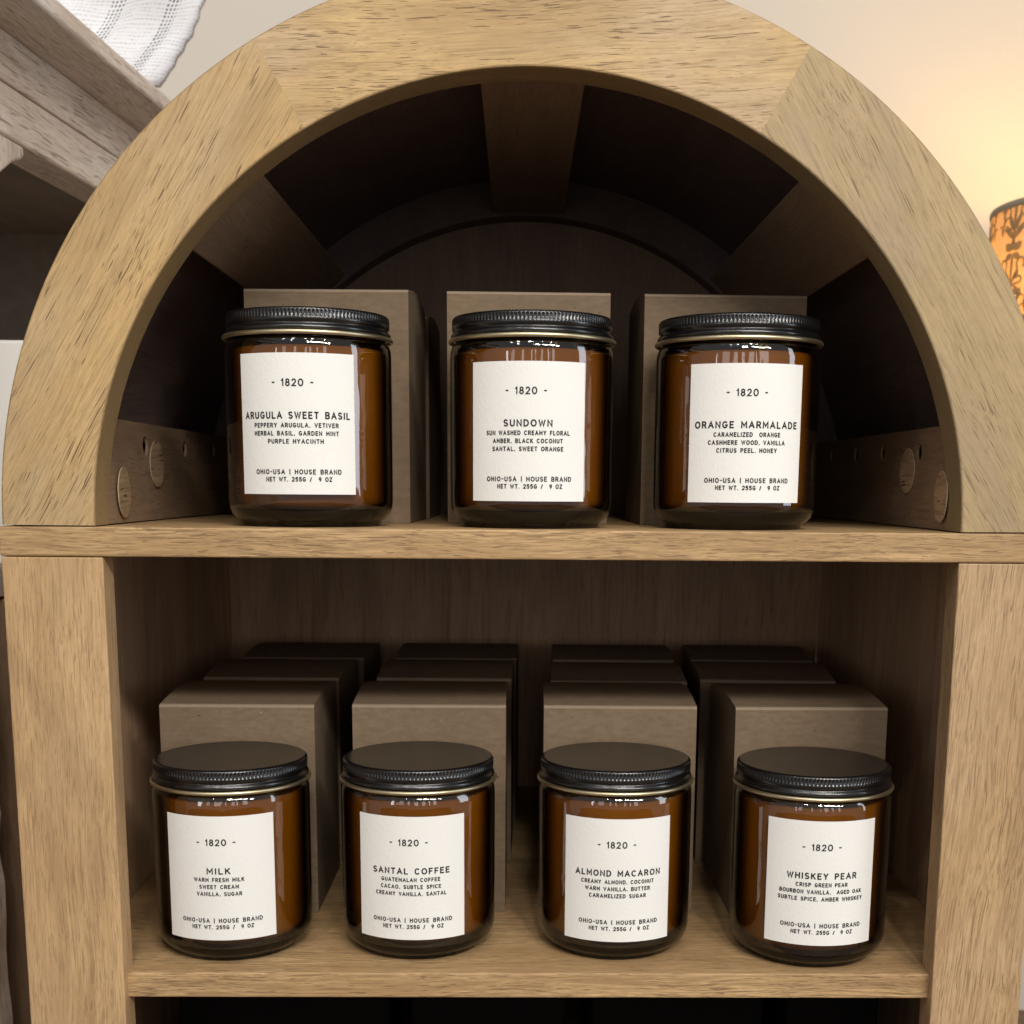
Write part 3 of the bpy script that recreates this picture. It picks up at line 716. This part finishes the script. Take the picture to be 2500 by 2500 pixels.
def leg(y0, y1):
    bm = bmesh.new(); n = 40; k = 14; rows = []
    rnd = random.Random(3)
    for i in range(n + 1):
        z = (zf + 0.2338) * i / n; row = []
        for x, y in ((-0.016, y0), (-0.016, y1), (-0.062, y1), (-0.062, y0)):
            row.append(bm.verts.new((x + rnd.uniform(-.0018, .0018), y + rnd.uniform(-.0018, .0018), z)))
        rows.append(row)
    for a, b in zip(rows, rows[1:]):
        for q in range(4): bm.faces.new((a[q], a[(q + 1) % 4], b[(q + 1) % 4], b[q]))
    bm.faces.new(rows[0]); bm.faces.new(rows[-1])
    bmesh.ops.recalc_face_normals(bm, faces=bm.faces)
    return obj('leg', bm, M['white_wood_v'], con)
leg(-0.205, -0.146); leg(0.53, 0.588)

def gauze():
    n = N('white_gauze')
    uv = n.add('ShaderNodeUVMap').outputs[0]
    wob = n.add('ShaderNodeTexNoise'); n.link(n.scaled(uv, (6, 16, 1)), wob.inputs['Vector']); wob.inputs['Scale'].default_value = 1
    sp = n.add('ShaderNodeSeparateXYZ'); n.link(uv, sp.inputs[0])
    u = n.math('ADD', sp.outputs[0], n.math('MULTIPLY', n.math('SUBTRACT', wob.outputs[0], 0.5), 0.012))
    v = n.math('ADD', sp.outputs[1], n.math('MULTIPLY', n.math('SUBTRACT', wob.outputs[0], 0.5), 0.030))
    fu = n.math('FRACT', n.math('MULTIPLY', u, 62)); fv = n.math('FRACT', n.math('MULTIPLY', v, 62))
    band = n.math("FRACT", n.math("MULTIPLY", u, 4.2))
    openb = n.math('MULTIPLY', n.math('GREATER_THAN', band, 0.62), n.math('LESS_THAN', band, 0.84))
    wide = n.math('MULTIPLY', n.math('GREATER_THAN', fu, 0.45), n.math('GREATER_THAN', fv, 0.40))
    thin = n.math('MULTIPLY', n.math('GREATER_THAN', fu, 0.22), n.math('GREATER_THAN', fv, 0.66))
    hole = n.math('ADD', n.math('MULTIPLY', wide, openb), n.math('MULTIPLY', thin, n.math('SUBTRACT', 1.0, openb)))
    soft = n.ramp(n.noise(n.scaled(uv, (30, 30, 1)), 1, 3, 0.6), 0.3, 0.62)
    amt = n.math('MULTIPLY', hole, n.math('ADD', n.math('MULTIPLY', openb, 0.62), n.math('MULTIPLY', soft, 0.34)), clamp=True)
    col = n.mix(amt, (0.80, 0.80, 0.82), (0.12, 0.12, 0.14))
    n.principled(col, 0.9, n.bump(n.math('SUBTRACT', 1.0, hole), 0.001, 0.5), spec=0.1)
    return n.m
M['gauze'] = gauze()
bm = bmesh.new(); uvl = bm.loops.layers.uv.new('UVMap')
nx, nz = 44, 30
def gz(i, k, back):
    u = i / nx; w = k / nz
    z = 0.3140 + w * 0.165 + 0.004 * math.sin(u * 9 + 1) * (w)
    x = -0.2795 + 0.62 * (z - 0.3140) - (1 - u) * 0.20
    x += 0.0012 * math.sin(w * 9)
    y = 0.505 + 0.006 * math.sin(u * 11 + w * 3) + 0.004 * math.sin(w * 14 + u * 5) + back * 0.007
    if i == nx: x += 0.0009 * math.sin(k * 2.9) + 0.0006 * math.sin(k * 7.3)
    y += 0.003 * math.sin(u * 26 - w * 7) * (0.3 + u)
    return (x, y, z), (u, w)
sheets = []
for back in (0, 1):
    gr = [[bm.verts.new(gz(i, k, back)[0]) for k in range(nz + 1)] for i in range(nx + 1)]
    sheets.append(gr)
    for i in range(nx):
        for k in range(nz):
            idx = ((i, k), (i + 1, k), (i + 1, k + 1), (i, k + 1))
            f = bm.faces.new([gr[a][b] for a, b in idx])
            for lp, (a, b) in zip(f.loops, idx): lp[uvl].uv = gz(a, b, back)[1]
A_, B_ = sheets
def side(pa):
    for p, q in zip(pa, pa[1:]):
        f = bm.faces.new((A_[p[0]][p[1]], A_[q[0]][q[1]], B_[q[0]][q[1]], B_[p[0]][p[1]]))
        for lp, c in zip(f.loops, ((p, 0), (q, 0), (q, 1), (p, 1))): lp[uvl].uv = (c[1] * 0.3 + c[0][0] / nx, c[0][1] / nz)
side([(i, 0) for i in range(nx + 1)]); side([(i, nz) for i in range(nx + 1)])
side([(0, k) for k in range(nz + 1)]); side([(nx, k) for k in range(nz + 1)])
bmesh.ops.recalc_face_normals(bm, faces=bm.faces)
tag(obj('gauze_throw', bm, M['gauze'], None, True), 'folded white gauze throw with open weave bands resting on the whitewashed console table', 'throw')
bm = bmesh.new(); bx(bm, -0.46, -0.318, 0.30, 0.42, -0.035, 0.1066)
tag(bevel(obj('storage_box', bm, M['white_box']), 0.002), 'plain white box standing in the dark space under the console table', 'box')
bm = bmesh.new(); bx(bm, -0.42, -0.2262, 0.290, 0.310, -0.66, -0.0565)
tag(bevel(obj('wood_panel', bm, M['brown_wood']), 0.001), 'narrow brown wooden panel standing upright left of the bookcase post', 'panel')

# ------------------------------------------------------------------ lamp
LX, LY, LZ = 0.6105, 0.85, 0.3043
lamp = thing('lamp', 'lit lamp with peach damask patterned drum shade right of the arch', 'lamp', (LX, LY, -0.66))
SR = 0.1217
def shade():
    n = N('lamp_shade_cloth')
    v = n.add('ShaderNodeTexCoord').outputs['Object']
    a = n.noise(n.scaled(v, (500, 500, 500)), 1, 2, 0.6)
    col = n.mix(a, (0.80, 0.62, 0.42), (0.74, 0.56, 0.37))
    p = n.principled(col, 0.9, spec=0.1)
    tl = n.add('ShaderNodeBsdfTranslucent'); n.link(col, tl.inputs[0])
    mx = n.add('ShaderNodeMixShader'); mx.inputs[0].default_value = 0.55
    n.link(p.outputs[0], mx.inputs[1]); n.link(tl.outputs[0], mx.inputs[2]); n.link(mx.outputs[0], n.out.inputs[0])
    return n.m
M['shade'] = shade()
def printm():
    n = N('damask_print')
    p = n.principled((0.36, 0.33, 0.20), 0.9, spec=0.1)
    tl = n.add('ShaderNodeBsdfTranslucent'); tl.inputs[0].default_value = (0.50, 0.42, 0.24, 1)
    mx = n.add('ShaderNodeMixShader'); mx.inputs[0].default_value = 0.4
    n.link(p.outputs[0], mx.inputs[1]); n.link(tl.outputs[0], mx.inputs[2]); n.link(mx.outputs[0], n.out.inputs[0])
    return n.m
M['print'] = printm()
M['trim'] = simple('shade_trim', (0.34, 0.30, 0.22), 0.8)
M['bulb'] = N('bulb_glow').m
_t = M['bulb'].node_tree; _e = _t.nodes.new('ShaderNodeEmission'); _e.inputs[0].default_value = (1.0, 0.62, 0.26, 1); _e.inputs[1].default_value = 45
_t.links.new(_e.outputs[0], [q for q in _t.nodes if q.type == 'OUTPUT_MATERIAL'][0].inputs[0])
zl = LZ + 0.66; SH = 0.24; MS = SR / 0.1
bm = bmesh.new(); lathe(bm, [(SR + 0.006, zl - SH), (SR + 0.0002, zl), (SR - 0.0012, zl), (SR + 0.0048, zl - SH)], 96, closed=True)
sh = obj('lamp_shade', bm, M['shade'], lamp, True)
for z_, r_ in ((zl, SR), (zl - SH, SR + 0.006)):
    bm = bmesh.new(); lathe(bm, [(r_ + 0.0006 + 0.0012 * math.cos(t), z_ - 0.002 + 0.0035 * math.sin(t)) for t in [2 * math.pi * i / 10 for i in range(10)]], 96, closed=True)
    obj('trim', bm, M['trim'], sh, True)
# printed damask motif: stems, scrolls and leaves repeated round the drum
def motif():
    q = []
    def st(pts, w): q.extend(ribbon(pts, w))
    def sym(pts, w): st(pts, w); st([(-x, y) for x, y in pts], w)
    def leaf(x0, y0, x1, y1, w):
        n = 6; d = Vector((x1 - x0, y1 - y0)); nn = Vector((-d.y, d.x)).normalized()
        L = [(Vector((x0, y0)) + d * i / n + nn * w * math.sin(math.pi * i / n) * .5, Vector((x0, y0)) + d * i / n - nn * w * math.sin(math.pi * i / n) * .5) for i in range(n + 1)]
        for i in range(n): q.append((L[i][0], L[i + 1][0], L[i + 1][1], L[i][1]))
    def sleaf(x0, y0, x1, y1, w): leaf(x0, y0, x1, y1, w); leaf(-x0, y0, -x1, y1, w)
    st([(0, -.036), (0, -.008)], .0030); st([(0, .003), (0, .040)], .0034)
    sleaf(0, .006, .012, .020, .006); sleaf(0, .012, .008, .030, .005)
    sleaf(.001, -.004, .010, .003, .0075); sleaf(.001, -.006, .009, -.012, .006); leaf(0, -.004, 0, .006, .006)
    sym(arc(.008, .020, .006, .006, -160, 120, 12), .0017)
    sym(arc(.011, .029, .005, .006, -60, 190, 12), .0017)
    sym([(0, -.036), (.004, -.028), (.007, -.020)] + arc(.010, -.016, .004, .005, 200, -40, 10), .0022)
    sym([(0, -.036), (.006, -.033)] + arc(.009, -.030, .003, .003, -90, 150, 8), .0020)
    sleaf(.002, -.030, .009, -.022, .005)
    sleaf(.014, .034, .019, .044, .006); sleaf(.016, .036, .024, .038, .005); sleaf(.014, .030, .012, .042, .005)
    sym(arc(.018, .026, .004, .007, 90, 300, 10), .0020)
    sleaf(.017, .020, .015, .010, .0035)
    return q
MO = motif()
bm = bmesh.new()
for c in range(13):
    a0 = 2 * math.pi * c / 13 + 0.19
    for row in range(3):
        zc = zl - (0.036 + row * 0.072) * MS; off = a0 + (math.pi / 13 if row % 2 else 0)
        for qd in MO:
            vs = []
            for x, y in qd:
                zz = zc + y * 0.92 * MS; rr = SR + 0.0010 + 0.006 * (zl - zz) / SH; a = off + x * MS / SR * 1.02
                vs.append(bm.verts.new((rr * math.sin(a), -rr * math.cos(a), min(max(zz, zl - SH + .004), zl - .003))))
            try: bm.faces.new(vs)
            except ValueError: pass
obj('damask_print', bm, M['print'], sh)
bm = bmesh.new(); lathe(bm, [(0, zl - 0.085), (0.012, zl - 0.088), (0.024, zl - 0.100), (0.029, zl - 0.118), (0.024, zl - 0.136), (0.014, zl - 0.152), (0.0, zl - 0.156)], 32)
obj('bulb', bm, M['bulb'], lamp, True)
bm = bmesh.new(); lathe(bm, [(0, 0), (0.11, 0), (0.11, 0.015), (0.02, 0.03), (0.012, 0.06), (0.011, zl - 0.20), (0.018, zl - 0.19), (0.018, zl - 0.157), (0, zl - 0.157)], 40)
obj('lamp_base', bm, simple('lamp_brass', (0.35, 0.25, 0.12), 0.35, 1.0), lamp, True)
pl = bpy.data.lights.new('lamp_light', 'POINT'); pl.energy = 1.9; pl.color = (1.0, 0.61, 0.08); pl.shadow_soft_size = 0.03
plo = bpy.data.objects.new('lamp_light', pl); COL.objects.link(plo); plo.location = (LX, LY, LZ - 0.035)
